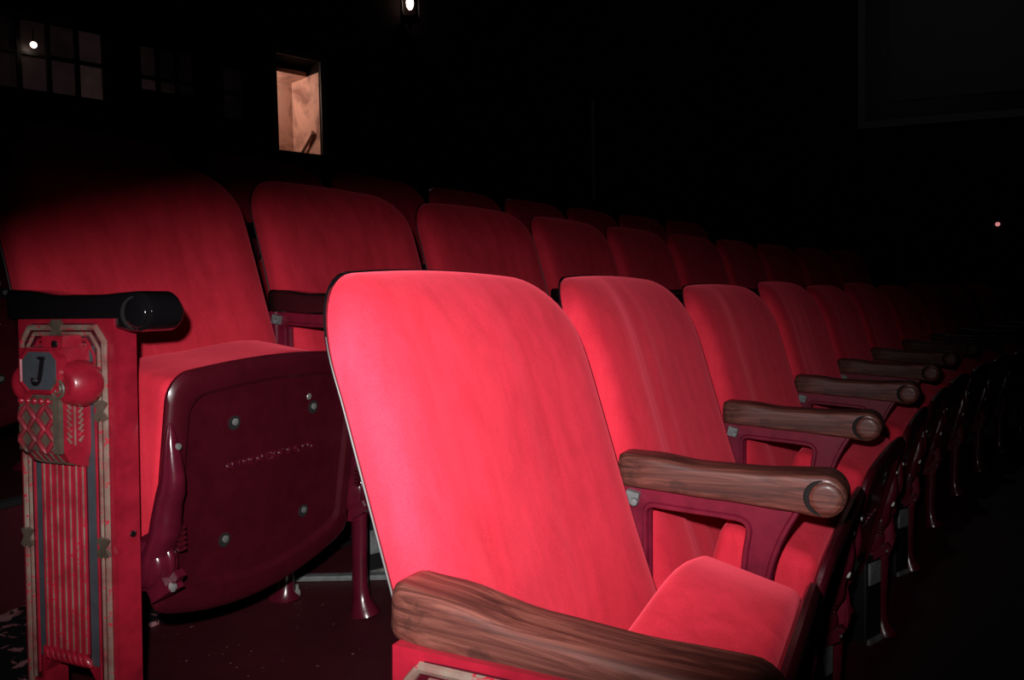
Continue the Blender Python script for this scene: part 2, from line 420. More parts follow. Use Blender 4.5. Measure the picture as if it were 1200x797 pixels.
    if text:
        cu = bpy.data.curves.new('lettering', 'FONT'); cu.body = 'AMERICAN SEATING CO'; cu.size = 0.0205; cu.extrude = 0.0017
        cu.align_x = 'CENTER'; cu.space_character = 0.98; cu.resolution_u = 2
        to = bpy.data.objects.new('lettering', cu); COL.objects.link(to)
        bpy.context.view_layer.update()
        me = bpy.data.meshes.new_from_object(to.evaluated_get(bpy.context.evaluated_depsgraph_get()))
        bpy.data.objects.remove(to); 
        base = fold(0, -0.0024, 0.186); ex = Vector((1, 0, 0)); ez = (fold(0, 0, 1) - fold(0, 0, 0)); en = fold(0, -1, 0) - fold(0, 0, 0)
        xs = [v.co.x for v in me.vertices]; sc = 0.205 / (max(xs) - min(xs))
        for v in me.vertices: v.co = base + ex * (v.co.x * sc) + ez * (v.co.y) + en * v.co.z
        me.materials.clear(); me.materials.append(HINGE)
        lo = bpy.data.objects.new('lettering', me); COL.objects.link(lo); lo.parent = pan
        tag(lo, 'raised maker lettering across the pan')
    # hinge arms, cast
    for sg in (-1, 1):
        X = sg * (PW + 0.013); k = MB(); E = 0.190 - sb
        secs = [(0.452, 0.250, 0.000, 0.001, 0.001), (0.444, 0.250, 0.000, 0.004, 0.004), (0.425, 0.250, 0.000, 0.0085, 0.008), (0.40, 0.249, 0.001, 0.012, 0.013), (0.375, 0.248, 0.002, 0.0135, 0.017),
                (0.352, 0.243, 0.002, 0.016, 0.020), (0.338, 0.238, 0.002, 0.0185, 0.017), (0.318, 0.234, 0.001, 0.0185, 0.019), (0.298, 0.232, 0.0, 0.0190, 0.021),
                (0.282, 0.226, -0.002, 0.020, 0.018), (0.262, 0.216, -0.004, 0.021, 0.020), (0.235, 0.205, -0.006, 0.018, 0.018), (0.215, 0.200, -0.006, 0.010, 0.010)]
        rings = []
        for z, s_, dx, rx, rs in secs:
            s_ += (sb - 0.190) * (1 - 0.5 * (z - 0.21) / 0.24)
            rings.append([Vector((X - sg * dx + rx * math.copysign(abs(math.cos(a)) ** 0.75, math.cos(a)), -s_ + 0.0 + rs * math.copysign(abs(math.sin(a)) ** 0.75, math.sin(a)), z)) for a in [2 * PI * j / 14 for j in range(14)]])
        k.loft(rings)
        arm = k.build('hinge_arm', HINGE, root, angle=55)
        c = Vector((X + sg * 0.010, -0.205 + E, 0.252)); k = MB()
        k.lathe(c, (sg, 0, 0), [(-0.026, 0.03), (-0.022, 0.035), (0.004, 0.035), (0.010, 0.031), (0.012, 0.022), (0.012, 0.012)], 22)
        k.tube([c + Vector((-sg * 0.012, -0.033 * math.cos(a), 0.033 * math.sin(a))) for a in [R(150 - 12 * i) for i in range(16)]], [0.004 + 0.005 * math.sin(PI * i / 15) for i in range(16)], 8)
        k.obox(c + Vector((-sg * 0.008, -0.024, -0.032)), (0.014, 0, 0), (0, -0.016, 0.010), (0, 0.006, 0.010))
        k.obox(c + Vector((-sg * 0.012, -0.040, -0.020)), (0.007, 0, 0), (0, -0.010, 0.010), (0, 0.004, 0.004))
        k.build('knuckle', HINGE, arm, angle=50)
        k = MB()
        for i in range(5):
            k.obox((X - sg * 0.020, -0.238 + E, 0.300 - i * 0.0075), (0.006, 0, 0), (0, 0.005, 0.001), (0, 0, 0.0022))
        k.build('ratchet_teeth', PANRED, arm)
        k = MB(); cc = c + Vector((-sg * 0.004, -0.040, -0.028)); k.lathe(cc, (0, -1, -0.15), [(0, 0.0068), (0.006, 0.0062), (0.007, 0.003)], 6); k.build('hinge_bolt', STEEL, arm); k = MB()
        k.lathe(Vector((X - sg * 0.004, -0.258 + E * 0.5, 0.418)), (0, -1, 0), [(0, 0.0050), (0.003, 0.0044), (0.0034, 0.002)], 10); k.build('hinge_bolt', STEEL, arm)
        if sg > 0:
            k = MB(); k.ball((X - 0.006, -0.262 + E, 0.345), 0.008, 0.006, 0.010, 8, 6); k.build('glint', GLINT, arm)  # pale ball stands in for a bright glint on the hinge
    return root

# ------------------------------------------------------------------ arm standard: origin on the floor under the arm's rear end
ARM_TOP = [(0, 0.639), (0.04, 0.637), (0.12, 0.629), (0.19, 0.628), (0.24, 0.630), (0.262, 0.631)]
ARM_BOT = [(0, 0.594), (0.03, 0.593), (0.14, 0.587), (0.22, 0.582), (0.262, 0.578)]
ARM_W = [(0, 0.0215), (0.05, 0.0262), (0.1, 0.0258), (0.19, 0.027), (0.262, 0.030)]
def make_arm(parent, matl, groove):
    k = MB(); rings = []; NC = Vector((0.263, 0.6045)); NR = 0.0268
    ss = [0.0, 0.0025, 0.007, 0.013, 0.022] + [0.022 + 0.241 * i / 20 for i in range(1, 21)]
    ends = [R(a) for a in (12, 25, 38, 50, 60, 69, 77, 84, 89)]
    for s_ in ss:
        zt, zb, hw_ = interp(ARM_TOP, s_), interp(ARM_BOT, s_), interp(ARM_W, s_)
        q = 1 - max(0, 1 - s_ / 0.013) ** 2; q = math.sqrt(max(0, q)); sh = 0.009 * (1 - q)
        rings.append((s_, zt - sh, zb + sh, hw_ - sh))
    for a in ends: rings.append((NC.x + NR * math.sin(a), NC.y + NR * math.cos(a), NC.y - NR * math.cos(a), 0.030 - 0.005 * (1 - math.cos(a))))
    rr = []
    for s_, zt, zb, hw_ in rings:
        h = (zt - zb) / 2; rt = min(0.009, h * 0.95); rb = min(0.006, h * 0.9); c = []
        for cx_, cz_, rd, a0 in ((hw_ - rt, zt - rt, rt, 0), (-hw_ + rt, zt - rt, rt, 90), (-hw_ + rb, zb + rb, rb, 180), (hw_ - rb, zb + rb, rb, 270)):
            for i in range(6): a = R(a0 + 18 * i); c.append(Vector((cx_ + rd * math.cos(a), -s_, cz_ + rd * math.sin(a))))
        rr.append(c)
    k.loft(rr); arm = k.build('armrest', matl, parent, angle=60)
    for sg in (-1, 1):
        k = MB(); c = Vector((sg * 0.0275, -NC.x - 0.003, NC.y - 0.002))
        k.lathe(c, (sg, 0, 0), [(-0.003, 0.0195), (0.0035, 0.0195), (0.0052, 0.0182), (0.0056, 0.012), (0.0056, 0.001)], 24)
        k.build('scroll_end', matl, arm, angle=60)
        k = MB(); pth = [c + Vector((sg * 0.0022, 0.0215 * math.cos(a), 0.0215 * math.sin(a))) for a in [R(-75 + 12 * i) for i in range(14)]]
        k.tube(pth, [0.0008 + 0.0034 * math.sin(PI * i / 13) for i in range(14)], 6); k.build('scroll_groove', groove, arm)
    return arm
def make_standard(armmat, groove):
    root = empty('seat_standard')
    fn = lambda x, a, b: Vector((x, -a, b))
    outer = rounded([(0.005, 0.602), (0.005, 0.33), (0.03, 0.25), (0.12, 0.195), (0.205, 0.185), (0.232, 0.225), (0.225, 0.30), (0.192, 0.40), (0.194, 0.49), (0.212, 0.545), (0.240, 0.594)],
                    [0.002, 0.03, 0.05, 0.05, 0.03, 0.03, 0.05, 0.06, 0.06, 0.05, 0.002])
    hole = rounded([(0.036, 0.570), (0.036, 0.36), (0.075, 0.29), (0.135, 0.27), (0.165, 0.33), (0.160, 0.42), (0.168, 0.52), (0.176, 0.562)], [0.014, 0.05, 0.04, 0.04, 0.04, 0.06, 0.03, 0.022])
    k = MB(); k.plate(outer, [hole], -0.009, 0.009, fn)
    fr = k.build('frame', MAROON, root, angle=35)
    k = MB()
    k = None
    for sx in (-0.009, 0.009):
        for q_, cl in ((hole, True), (outer[14:], False)):
            k = MB(); k.tube([fn(sx, *p) for p in q_], 0.0042, 6, cl); k.build('raised_rim', MAROON, fr)
    k = MB(); k.obox((-0.013, -0.020, 0.578), (0.006, 0, 0), (0, 0.0085, 0.002), (0, -0.002, 0.0085)); k.lathe((-0.018, -0.025, 0.574), (-1, 0, 0), [(0, 0.0055), (0.008, 0.005), (0.009, 0.003)], 8)
    k.obox((0.013, -0.027, 0.578), (0.006, 0, 0), (0, 0.0085, 0.002), (0, -0.002, 0.0085)); k.build('square_nut', GREYMETAL, root, smooth=False)
    k = MB(); k.box(-0.012, 0.012, -0.014, 0.004, 0.40, 0.594); k.build('back_bracket', MAROON, root, smooth=False)
    # front leg with flared foot, rear leg with bolted pad
    k = MB(); k.tube([(0, -0.205, 0.23), (0, -0.204, 0.16), (0, -0.202, 0.10), (0, -0.202, 0.055), (0, -0.205, 0.028), (0, -0.210, 0.010), (0, -0.212, 0.0)],
                     [(0.012, 0.019), (0.013, 0.017), (0.013, 0.0165), (0.014, 0.0165), (0.018, 0.019), (0.026, 0.028), (0.028, 0.032)], 14); k.build('leg', HINGE, root)
    k = MB(); k.tube([(0, -0.03, 0.30), (0, -0.02, 0.18), (0, -0.01, 0.06), (0, -0.004, 0.02), (0, 0.0, 0.006), (0, 0.0, 0.0)],
                     [(0.012, 0.017), (0.012, 0.015), (0.013, 0.015), (0.018, 0.02), (0.030, 0.038), (0.031, 0.04)], 14); lg = k.build('leg', HINGE, root)
    k = MB(); k.lathe((0.016, -0.022, 0.004), (0, 0, 1), [(0, 0.007), (0.010, 0.0065), (0.010, 0.0035), (0.022, 0.0035)], 6); k.build('floor_bolt', STEEL, lg, smooth=False)
    make_arm(root, armmat, groove)
    return root

# ------------------------------------------------------------------ aisle end standard with its cast decorated panel
def make_end(armmat, groove, s0, letter, x0=-0.032):
    root = empty('aisle_end_standard'); WD = 0.183; ZT = 0.596
    def P(s_, z, o): return Vector((x0 - o, -s_ - 0.0 + 0.02 * (1 - z / ZT) , z))
    def box(k, sa, sb, za, zb, oa, ob, mi=0):
        vs = [P(s_, z, o) for s_ in (sa, sb) for z in (za, zb) for o in (oa, ob)]
        k.add(vs, [(0, 1, 3, 2), (4, 6, 7, 5), (0, 4, 5, 1), (2, 3, 7, 6), (0, 2, 6, 4), (1, 5, 7, 3)], mi)
    def Q(s_): return s0 + s_
    # slab with an arched gap at the bottom
    fn = lambda x, a, b: Vector((x, -a + 0.02 * (1 - b / ZT), b))
    out = [(Q(0), 0), (Q(0.036), 0), (Q(0.036), 0.10), (Q(0.05), 0.118), (Q(0.125), 0.118), (Q(0.139), 0.10), (Q(0.139), 0), (Q(WD), 0), (Q(WD), ZT), (Q(0), ZT)]
    k = MB(); k.plate(out, [], x0, 0.004, fn); slab = k.build('panel', PANELRED, root, angle=30)
    k = MB(); box(k, Q(0.032), Q(0.150), 0.125, 0.560, 0.0004, 0.0022); k.build('slate_backing', SLATE, slab, smooth=False)
    # nested ridges with chamfered corners
    for ins, rs, rmat in ((0.0190, 0.0135, PANRED), (0.0105, 0.0044, RUBBED), (0.0200, 0.0034, RUBBED), (0.0285, 0.0024, PANELRED)):
        ch = 0.020
        pts = [(ins, 0.10 - (0.0285 - ins)), (ins, ZT - ins - ch), (ins + ch * 0.75, ZT - ins * 0.9 - 0.002), (WD - 0.005 - ins - ch * 0.75, ZT - ins * 0.9 - 0.002), (WD - 0.005 - ins, ZT - ins - ch), (WD - 0.005 - ins, 0.10 - (0.0285 - ins))]
        den = []
        for a, b in zip(pts, pts[1:]):
            n = max(2, int(Vector((a[0] - b[0], a[1] - b[1])).length / 0.02))
            den += [(a[0] + (b[0] - a[0]) * i / n, a[1] + (b[1] - a[1]) * i / n) for i in range(n)]
        den.append(pts[-1])
        k = MB(); fg = rmat is PANRED; k.tube([P(Q(a), b, 0.0012) for a, b in den], (0.0012 if fg else rs, rs), 8); k.build('ridge_gap_shade' if fg else 'ridge', rmat, slab)  # the dark flat strip paints shade into the gaps between ridges
    for a, b in ((WD - 0.005 - 0.015, 0.475), (WD - 0.005 - 0.015, 0.292), (0.015, 0.475), (0.015, 0.292)) + (((0.083, 0.582),) if letter else ()):
        k = MB(); top_ = b > 0.55
        dx, dz = (0.009, 0.011) if top_ else (0.0075, 0.0125)
        for sg in (1, -1):
            e = (P(Q(a + dx), b + sg * dz, 0) - P(Q(a - dx), b - sg * dz, 0)) / 2
            nrm = Vector((-1, 0, 0)); pr = e.cross(nrm).normalized() * 0.0045
            k.obox(P(Q(a), b, 0.0055 + 0.0004 * sg), e, pr, nrm * 0.0022)
        k.build('ribbon_tie', DARKGILT, slab, smooth=False)
    # flutes with rubbed crests, and the rope edge beneath
    fl0, fl1, nf = 0.044, 0.131, 7
    k = MB(); box(k, Q(fl0 - 0.001), Q(fl1 + 0.001), 0.13, 0.43, 0.0, 0.0026); k.build('flute_shade', PANRED, slab, smooth=False)  # dark sheet, paints the shading between the flutes
    for i in range(nf):
        s_ = fl0 + (fl1 - fl0) * (i + 0.5) / nf
        k = MB(); k.tube([P(Q(s_), 0.14 + 0.28 * j / 4, 0.001) for j in range(5)], (0.0066, 0.0053), 8)
        fb = k.build('flute', PANELRED, slab)
        k = MB(); k.tube([P(Q(s_ + 0.0030), 0.142 + 0.278 * j / 6, 0.0062) for j in range(7)], 0.0011, 5); k.build('gilt_crest', RUBBED, fb)
    k = MB()
    for i in range(8):
        s_ = fl0 + (fl1 - fl0) * (i + 0.5) / 8
        c = P(Q(s_), 0.131, 0.004); d = Vector((0, -0.0075, -0.0085))
        k.tube([c - d, c - d * 0.4, c + d * 0.4, c + d], [0.002, 0.0058, 0.0058, 0.002], 8)
    k.build('rope_edge', PANELRED, slab)
    # capital-like plaque
    k = MB(); sc = 0.102
    box(k, Q(0.062), Q(0.140), 0.428, 0.560, 0.0, 0.044); box(k, Q(0.087), Q(0.126), 0.548, 0.575, 0.0, 0.030)
    # tapered underside
    a = [P(Q(0.062), 0.428, 0), P(Q(0.140), 0.428, 0), P(Q(0.140), 0.428, 0.044), P(Q(0.062), 0.428, 0.044)]
    b = [P(Q(0.070), 0.398, 0), P(Q(0.134), 0.398, 0), P(Q(0.134), 0.402, 0.014), P(Q(0.070), 0.402, 0.014)]
    k.loft([a, [(p * 0.45 + q * 0.55) + Vector((-0.004, 0, -0.004)) for p, q in zip(a, b)], b]); plq = k.build('plaque', PANELRED, root, angle=30)
    k = MB()
    for i in range(5):
        s_ = 0.078 + i * 0.012; k.tube([P(Q(s_), 0.425, 0.044), P(Q(s_), 0.411, 0.034), P(Q(s_), 0.404, 0.018)], 0.0016, 5)
    k.build('taper_rib', DARKGILT, plq)
    # octagon with the row letter
    oc = [(0.108 + 0.034 * x, 0.531 + 0.027 * z) for x, z in ((-1, -0.55), (-0.62, -1), (0.62, -1), (1, -0.55), (1, 0.55), (0.62, 1), (-0.62, 1), (-1, 0.55))]
    k = MB(); k.loft([[P(Q(0.108 + (a - 0.108) * f), 0.531 + (b - 0.531) * f, o) for a, b in oc] for f, o in ((1.1, 0.04), (1.1, 0.051), (1.0, 0.052), (0.94, 0.0495))]); k.build('sign_border', PANELRED, plq, smooth=False)
    k = MB(); k.loft([[P(Q(0.108 + (a - 0.108) * 0.9), 0.531 + (b - 0.531) * 0.9, o) for a, b in oc] for o in (0.045, 0.0512)]); sg_ = k.build('row_sign', SLATE, plq, smooth=False)
    if letter:
        k = MB(); jp = [(0.109, 0.5465), (0.1075, 0.545), (0.1065, 0.540), (0.1035, 0.527), (0.100, 0.517), (0.094, 0.5135), (0.089, 0.517), (0.089, 0.522)]
        k.tube([P(Q(a), b, 0.0515) for a, b in smooth_path([(*p, 0) for p in jp], 4) for _ in (0,)] if False else [P(Q(p.x + 0.009), p.y, 0.0518) for p in smooth_path([(*p, 0) for p in jp], 4)],
               [(0.0032 if i < 16 else 0.0026) for i in range(len(smooth_path([(*p, 0) for p in jp], 4)))], 8)
        k.tube([P(Q(0.109), 0.5475, 0.0518), P(Q(0.122), 0.5475, 0.0518)], 0.0022, 6)
        l = k.build('row_letter', BLACKP, sg_); tag(l, 'raised black row letter J')
    # volutes
    for sv, sg in ((0.145, 1), (0.070, -1)):
        c = P(Q(sv), 0.513, 0.0)
        k = MB(); k.lathe(c, (-1, 0, 0), [(0.0, 0.022), (0.010, 0.029), (0.022, 0.031), (0.034, 0.028), (0.044, 0.0235), (0.0475, 0.020), (0.048, 0.014), (0.046, 0.004)], 22); vo = k.build('volute', PANELRED, plq, angle=60)
        if sg < 0: continue
        k = MB(); pth = []
        for i in range(34):
            a = R(100 * sg - sg * i * 22); rr_ = 0.0135 * (1 - i / 38)
            pth.append(c + Vector((-0.0485 - 0.001, -rr_ * math.cos(a) + 0.006, rr_ * math.sin(a) - 0.006)))
        k.tube(pth, [0.0024 * (1 - i / 60) for i in range(34)], 6); k.build('scroll_line', DARKGILT, vo)
    # beads
    for i in range(6):
        k = MB(); k.ball(P(Q(0.066 + 0.0125 * i), 0.4905, 0.0455), 0.004, 0.0045, 0.0045, 8, 6); k.build('bead', PANELRED, plq)
    k = MB(); box(k, Q(0.062), Q(0.134), 0.482, 0.499, 0.0435, 0.0452); k.build('bead_band', DARKGILT, plq, smooth=False)
    # basket weave
    k = MB(); box(k, Q(0.060), Q(0.1405), 0.426, 0.482, 0.0436, 0.0450); box(k, Q(0.130), Q(0.1415), 0.424, 0.498, 0.0436, 0.0495); k.build('weave_ground', DARKGILT, plq, smooth=False)
    k = MB()
    for i in range(4):
        for j in range(4):
            cs, cz = 0.069 + i * 0.0175, 0.433 + j * 0.0145; sg = 1 if (i + j) % 2 else -1
            if cs > 0.128: continue
            e = Vector((0, -0.0088, sg * 0.0100)); pr = Vector((0, sg * 0.0024, 0.0021))
            c = P(Q(cs), cz, 0.0472)
            k.tube([c - e * 1.0 + Vector((0.002, 0, 0)), c - e * 0.5, c + e * 0.5, c + e * 1.0 + Vector((0.002, 0, 0))], [(0.0022, 0.0022), (0.0036, 0.0036), (0.0036, 0.0036), (0.0022, 0.0022)], 6)
    k.build('basket_weave', paint_weave, plq)
    # carved feather on the front-facing side
    k = MB()
    for i in range(8):
        z = 0.436 + i * 0.0075
        for sg in (1, -1):
            c = P(Q(0.1405), z, 0.026 + sg * 0.006 ); k.tube([c, c + Vector((-sg * 0.0055, -0.001, 0.007))], [0.0022, 0.0012], 5)
    k.tube([P(Q(0.1405), 0.432 + 0.066 * i / 4, 0.026) for i in range(5)], 0.0014, 5); k.build('feather_carving', RUBBED, plq)
    k = MB(); k.lathe(P(Q(0.112), 0.564, 0.030), (-1, 0, 0), [(0, 0.0052), (0.002, 0.005), (0.003, 0.003)], 10); k.build('screw', BLACKP, plq)
    for z in (0.305, 0.30 - 0.235, 0.5):
        if z == 0.5: continue
        k = MB(); k.lathe(Vector((-0.008, -Q(WD) + 0.02 * (1 - z / ZT), z)), (0, -1, 0), [(0, 0.0048), (0.002, 0.0045), (0.003, 0.002)], 10); k.build('screw', BLACKP, slab)
    # back bracket and arm on top
    k = MB(); k.box(0.004, 0.012, -0.014, 0.004, 0.40, 0.594); k.build('back_bracket', MAROON, root, smooth=False)
    make_arm(root, armmat, groove)
    return root
paint_weave = paint('weave red and black', (0.26, 0.015, 0.03), (0.04, 0.022, 0.018), 0.3)

# ------------------------------------------------------------------ place the rows
def put(o, st, z, dx=0, dy=0, rot=0):
    x, y, t = st
    o.location = (x + dx * math.sin(t) - dy * math.cos(t), y + dx * math.cos(t) + dy * math.sin(t), z); o.rotation_euler = (0, 0, PI / 2 - t + rot)
def mid(row, n):
    (x0, y0, t0), (x1, y1, t1) = row[n], row[n + 1]; return ((x0 + x1) / 2, (y0 + y1) / 2, math.atan2(x1 - x0, y1 - y0))
def pitch(row, n): return math.hypot(row[n + 1][0] - row[n][0], row[n + 1][1] - row[n][1])
ORD = ['first', 'second', 'third', 'fourth', 'fifth', 'sixth', 'seventh', 'eighth', 'ninth', 'tenth', 'eleventh']

TWK = {0: (0.008, 0), 1: (-0.012, 0), 2: (0.0, 0)}
seatsA = []
a1 = make_seat(0.54, 0.870, 15, [(-0.62, 0.10, -0.004, 0.0), (0.02, 0.03, 0.0016, -0.02), (0.14, 0.03, -0.0016, -0.02), (0.25, 0.03, -0.0014, -0.02)], back_w=0.495, sb=0.165)
a2 = make_seat(0.55, 0.872, 15.5, [(-0.62, 0.16, 0.007, 0.03), (-0.34, 0.11, -0.005, 0.03), (-0.16, 0.04, 0.002, 0.02), (-0.05, 0.04, -0.003, 0.0)], back_w=0.515, sb=0.165)
a3 = make_seat(0.55, 0.860, 15.5, [(-0.60, 0.16, 0.006, 0.05), (-0.30, 0.10, -0.005, 0.05)], back_w=0.512, sb=0.165)
bproto = make_seat(0.54, 0.872, 9, [], back_w=0.500)
A_TXT = ['bright red velvet tip-up seat nearest the camera, at the near end of the front row', 'red velvet tip-up seat with vertical folds, second from the near end of the front row',
         'red velvet tip-up seat third from the near end of the front row, between wooden arms']
for n in range(10):
    o = [a1, a2, a3][n] if n < 3 else copy_tree(a1 if n % 2 else a3)
    put(o, mid(ROW_A, n), 0, *TWK.get(n, (0, 0)))
    tag(o, A_TXT[n] if n < 3 else 'shadowed red velvet tip-up seat, %s from the near end of the front row' % ORD[n], 'seat', 'front row seats')
B_TXT = ['dark red velvet tip-up seat beside the decorated end panel, its maroon pan facing out', 'dark red velvet tip-up seat second from the end panel in the raised row behind', 'dim red velvet seat third from the end panel in the raised row behind']
for n in range(10):
    o = bproto if n == 0 else copy_tree(bproto)
    put(o, mid(ROW_B, n), ZB)
    tag(o, B_TXT[n] if n < 3 else 'nearly black-red velvet seat, %s from the end panel in the raised row behind' % ORD[n], 'seat', 'raised middle row seats')
for n in range(9):
    o = copy_tree(bproto); put(o, mid(ROW_C, n), ZC)
    tag(o, 'barely lit dark red seat, %s from the aisle in the rearmost row' % ORD[n], 'seat', 'rearmost row seats')
endA = make_end(WOOD, DARK, 0.014, False); put(endA, ROW_A[0], 0, rot=R(-4.5))
for ch in endA.children:
    if ch.name.startswith('armrest'):
        pv = Vector((0, 0, 0.60)); ch.rotation_euler = (R(3.8), 0, 0); ch.location = pv - Matrix.Rotation(R(3.8), 3, 'X') @ pv
tag(endA, 'worn brown wooden armrest on a ridged red end panel, closest to the camera', 'armrest', 'aisle end standards')
endB = make_end(BLACKP, DARK, 0.045, True); put(endB, ROW_B[0], ZB)
tag(endB, 'crimson cast end panel with fluting, row letter J plaque and black armrest', 'end panel', 'aisle end standards')
endC = make_end(BLACKP, DARK, 0.045, False, ); put(endC, ROW_C[0], ZC)
tag(endC, 'dark end panel of the rearmost row behind the lettered end panel', 'end panel', 'aisle end standards')
stdA = make_standard(WOOD, DARK); stdB = make_standard(BLACKP, DARK)
for n in range(1, 11):
    o = stdA if n == 1 else copy_tree(stdA); put(o, ROW_A[n], 0)
    tag(o, 'scrolled brown armrest on maroon frame, %s beyond the nearest armrest, front row' % ORD[n - 1], 'armrest', 'wooden arm standards of the front row')
for n in range(1, 11):
    o = stdB if n == 1 else copy_tree(stdB); put(o, ROW_B[n], ZB)
    tag(o, 'black armrest on maroon frame, %s after the lettered end panel, raised row' % ORD[n - 1], 'armrest', 'black arm standards of the raised row')
for n in range(1, 10):
    o = copy_tree(stdB); put(o, ROW_C[n], ZC)
    tag(o, 'black armrest on maroon iron frame, %s from the aisle in the rearmost row' % ORD[n], 'armrest', 'black arm standards of the rearmost row')

# ------------------------------------------------------------------ grey under-seat floor boxes and the floor strip
def floor_box(st, z, dx, dy, label, rz=0, h=0.16):
    root = empty('floor_box', label, 'floor box', 'grey floor boxes under the seats')
    k = MB(); k.rbox((0.036, 0.034, h / 2), 0.005, (2, 2, 2), lambda q: q + Vector((0, 0, h / 2))); k.build('housing', DARKWOOD, root)
    k = MB(); k.rbox((0.026, 0.004, 0.027), 0.003, (2, 1, 2), lambda q: q + Vector((0, -0.035, h - 0.045))); k.build('grey_face', GREYMETAL, root)
    k = MB(); k.box(-0.03, 0.03, -0.040, -0.030, 0.0, 0.012); k.build('lip', STEEL, root, smooth=False)
    put(root, st, z, dx, dy, rz); return root
for n, tx in ((2, 'grey faced floor box under the second wooden arm, lowest at the right'), (3, 'grey faced floor box under the third wooden arm'), (4, 'small grey floor box deep in shadow under the fourth wooden arm')):
    floor_box(ROW_A[n], 0, -0.050, -0.165, tx, -0.35, 0.215)
floor_box(ROW_B[1], ZB, 0.22, -0.06, 'worn grey block on the floor behind the edge of the brightest seat', -0.4, 0.12)
k = MB(); k.rbox((0.012, 0.20, 0.006), 0.003, (2, 4, 1)); st_ = k.build('floor_rail', GREYMETAL)
tag(st_, 'scuffed grey metal rail on the maroon floor under the raised row', 'rail'); put(st_, ROW_B[1], ZB + 0.006, 0.17, -0.10, 0.5)

# ------------------------------------------------------------------ house walls
WO = Vector((-2.35, 9.0)); WE = Vector((0.717, 0.697)).normalized(); WN = Vector((WE.y, -WE.x))
def wp(k_, z, o): p = WO + WE * k_ + WN * o; return Vector((p.x, p.y, z))
def wbox(mb, ka, kb, za, zb, oa, ob, mi=0):
    vs = [wp(k_, z, o) for k_ in (ka, kb) for z in (za, zb) for o in (oa, ob)]
    mb.add(vs, [(0, 1, 3, 2), (4, 6, 7, 5), (0, 4, 5, 1), (2, 3, 7, 6), (0, 2, 6, 4), (1, 5, 7, 3)], mi)
CEIL = 6.5
WINS = [(-3.29, -1.88, 2.74, 3.38), (-1.575, -1.02, 2.90, 3.35), (-0.76, -0.50, 2.74, 3.3)]
DOOR = (-0.175, 0.36, 2.48, 3.50)
ops = sorted(WINS + [DOOR]); mb = MB(); k0 = -7.0
for o_ in ops:
    wbox(mb, k0, o_[0], 0, CEIL, -0.25, 0); wbox(mb, o_[0], o_[1], 0, o_[2], -0.25, 0); wbox(mb, o_[0], o_[1], o_[3], CEIL, -0.25, 0); k0 = o_[1]
wbox(mb, k0, 8.33, 0, CEIL, -0.25, 0)
structure(mb.build('wall_back', WALL, smooth=False))
def window(n, o_, cols, rows, pane):
    root = empty('window_%d' % n); root['kind'] = 'structure'; ka, kb, za, zb = o_
    mb = MB()
    for c in range(cols + 1): kk = ka + (kb - ka) * c / cols; wbox(mb, kk - 0.018, kk + 0.018, za, zb, -0.14, -0.06)
    for r_ in rows: wbox(mb, ka, kb, r_ - 0.014, r_ + 0.014, -0.135, -0.065)
    mb.build('window_frame', DARKWOOD, root, smooth=False)
    zz = [za] + list(rows) + [zb]; zz = sorted(set(zz))
    for c in range(cols):
        for r_ in range(len(zz) - 1):
            mb = MB(); wbox(mb, ka + (kb - ka) * c / cols + 0.02, ka + (kb - ka) * (c + 1) / cols - 0.02, zz[r_] + 0.02, zz[r_ + 1] - 0.02, -0.11, -0.10)
            mb.build('pane', pane if isinstance(pane, bpy.types.Material) else pane[c][r_], root, smooth=False)
PV = [lit('dim lit window glass %d' % i, tuple(x * f for x in (0.0125, 0.0068, 0.0068)), 1.0, True) for i, f in enumerate((0.12, 0.35, 0.75, 1.0, 1.35))]
window(1, WINS[0], 6, (3.07,), [[PV[0], PV[0]], [PV[0], PV[0]], [PV[1], PV[0]], [PV[2], PV[1]], [PV[2], PV[1]], [PV[4], PV[2]]])
window(2, WINS[1], 3, (3.04,), [[PV[2], PV[1]], [PV[1], PV[0]], [PV[0], PV[0]]])
window(3, WINS[2], 1, (3.02,), [[PV[0], PV[0]]])
# lit stair alcove behind the opening
structure_al = MB(); ka, kb, za, zb = DOOR; DP = 0.36
for a in ((ka - 0.28, kb + 0.05, za - 0.6, zb + 0.2, -0.3 - DP, -0.25 - DP), (kb + 0.0, kb + 0.05, za - 0.6, zb + 0.2, -0.25 - DP, -0.25), (ka - 0.33, ka - 0.28, za - 0.6, zb + 0.2, -0.25 - DP, -0.25),
          (ka - 0.28, kb + 0.05, zb - 0.11, zb - 0.06, -0.25 - DP, -0.25), (ka - 0.28, kb + 0.05, za - 0.65, za - 0.6, -0.25 - DP, -0.25)):
    wbox(structure_al, *a)
structure(structure_al.build('wall_stairwell', PLASTER, smooth=False))
mb = MB(); wbox(mb, kb - 0.01, kb, za, zb - 0.11, -0.25, -0.002); structure(mb.build('trim_5', PLASTER, smooth=False))
mb = MB(); wbox(mb, ka - 0.06, ka, za, zb + 0.06, -0.02, 0.03); wbox(mb, kb, kb + 0.06, za, zb + 0.06, -0.02, 0.03); wbox(mb, ka, kb, zb, zb + 0.06, -0.02, 0.03)
structure(mb.build('trim_3', DARKWOOD, smooth=False))
mb = MB(); mb.tube([wp(kb - 0.04, 2.40, -0.56), wp(kb - 0.04, 2.74, -0.10)], 0.025, 10); hr = mb.build('handrail', PLASTER)
tag(hr, 'short sloping pale handrail in the brightly lit stair opening', 'handrail')
al = bpy.data.lights.new('stair_lamp', 'POINT'); alo = bpy.data.objects.new('stair_lamp', al); COL.objects.link(alo)
al.energy = 9; al.shadow_soft_size = 0.06; al.color = (1, 0.74, 0.62); alo.location = wp(ka - 0.13, zb - 0.22, -0.43)

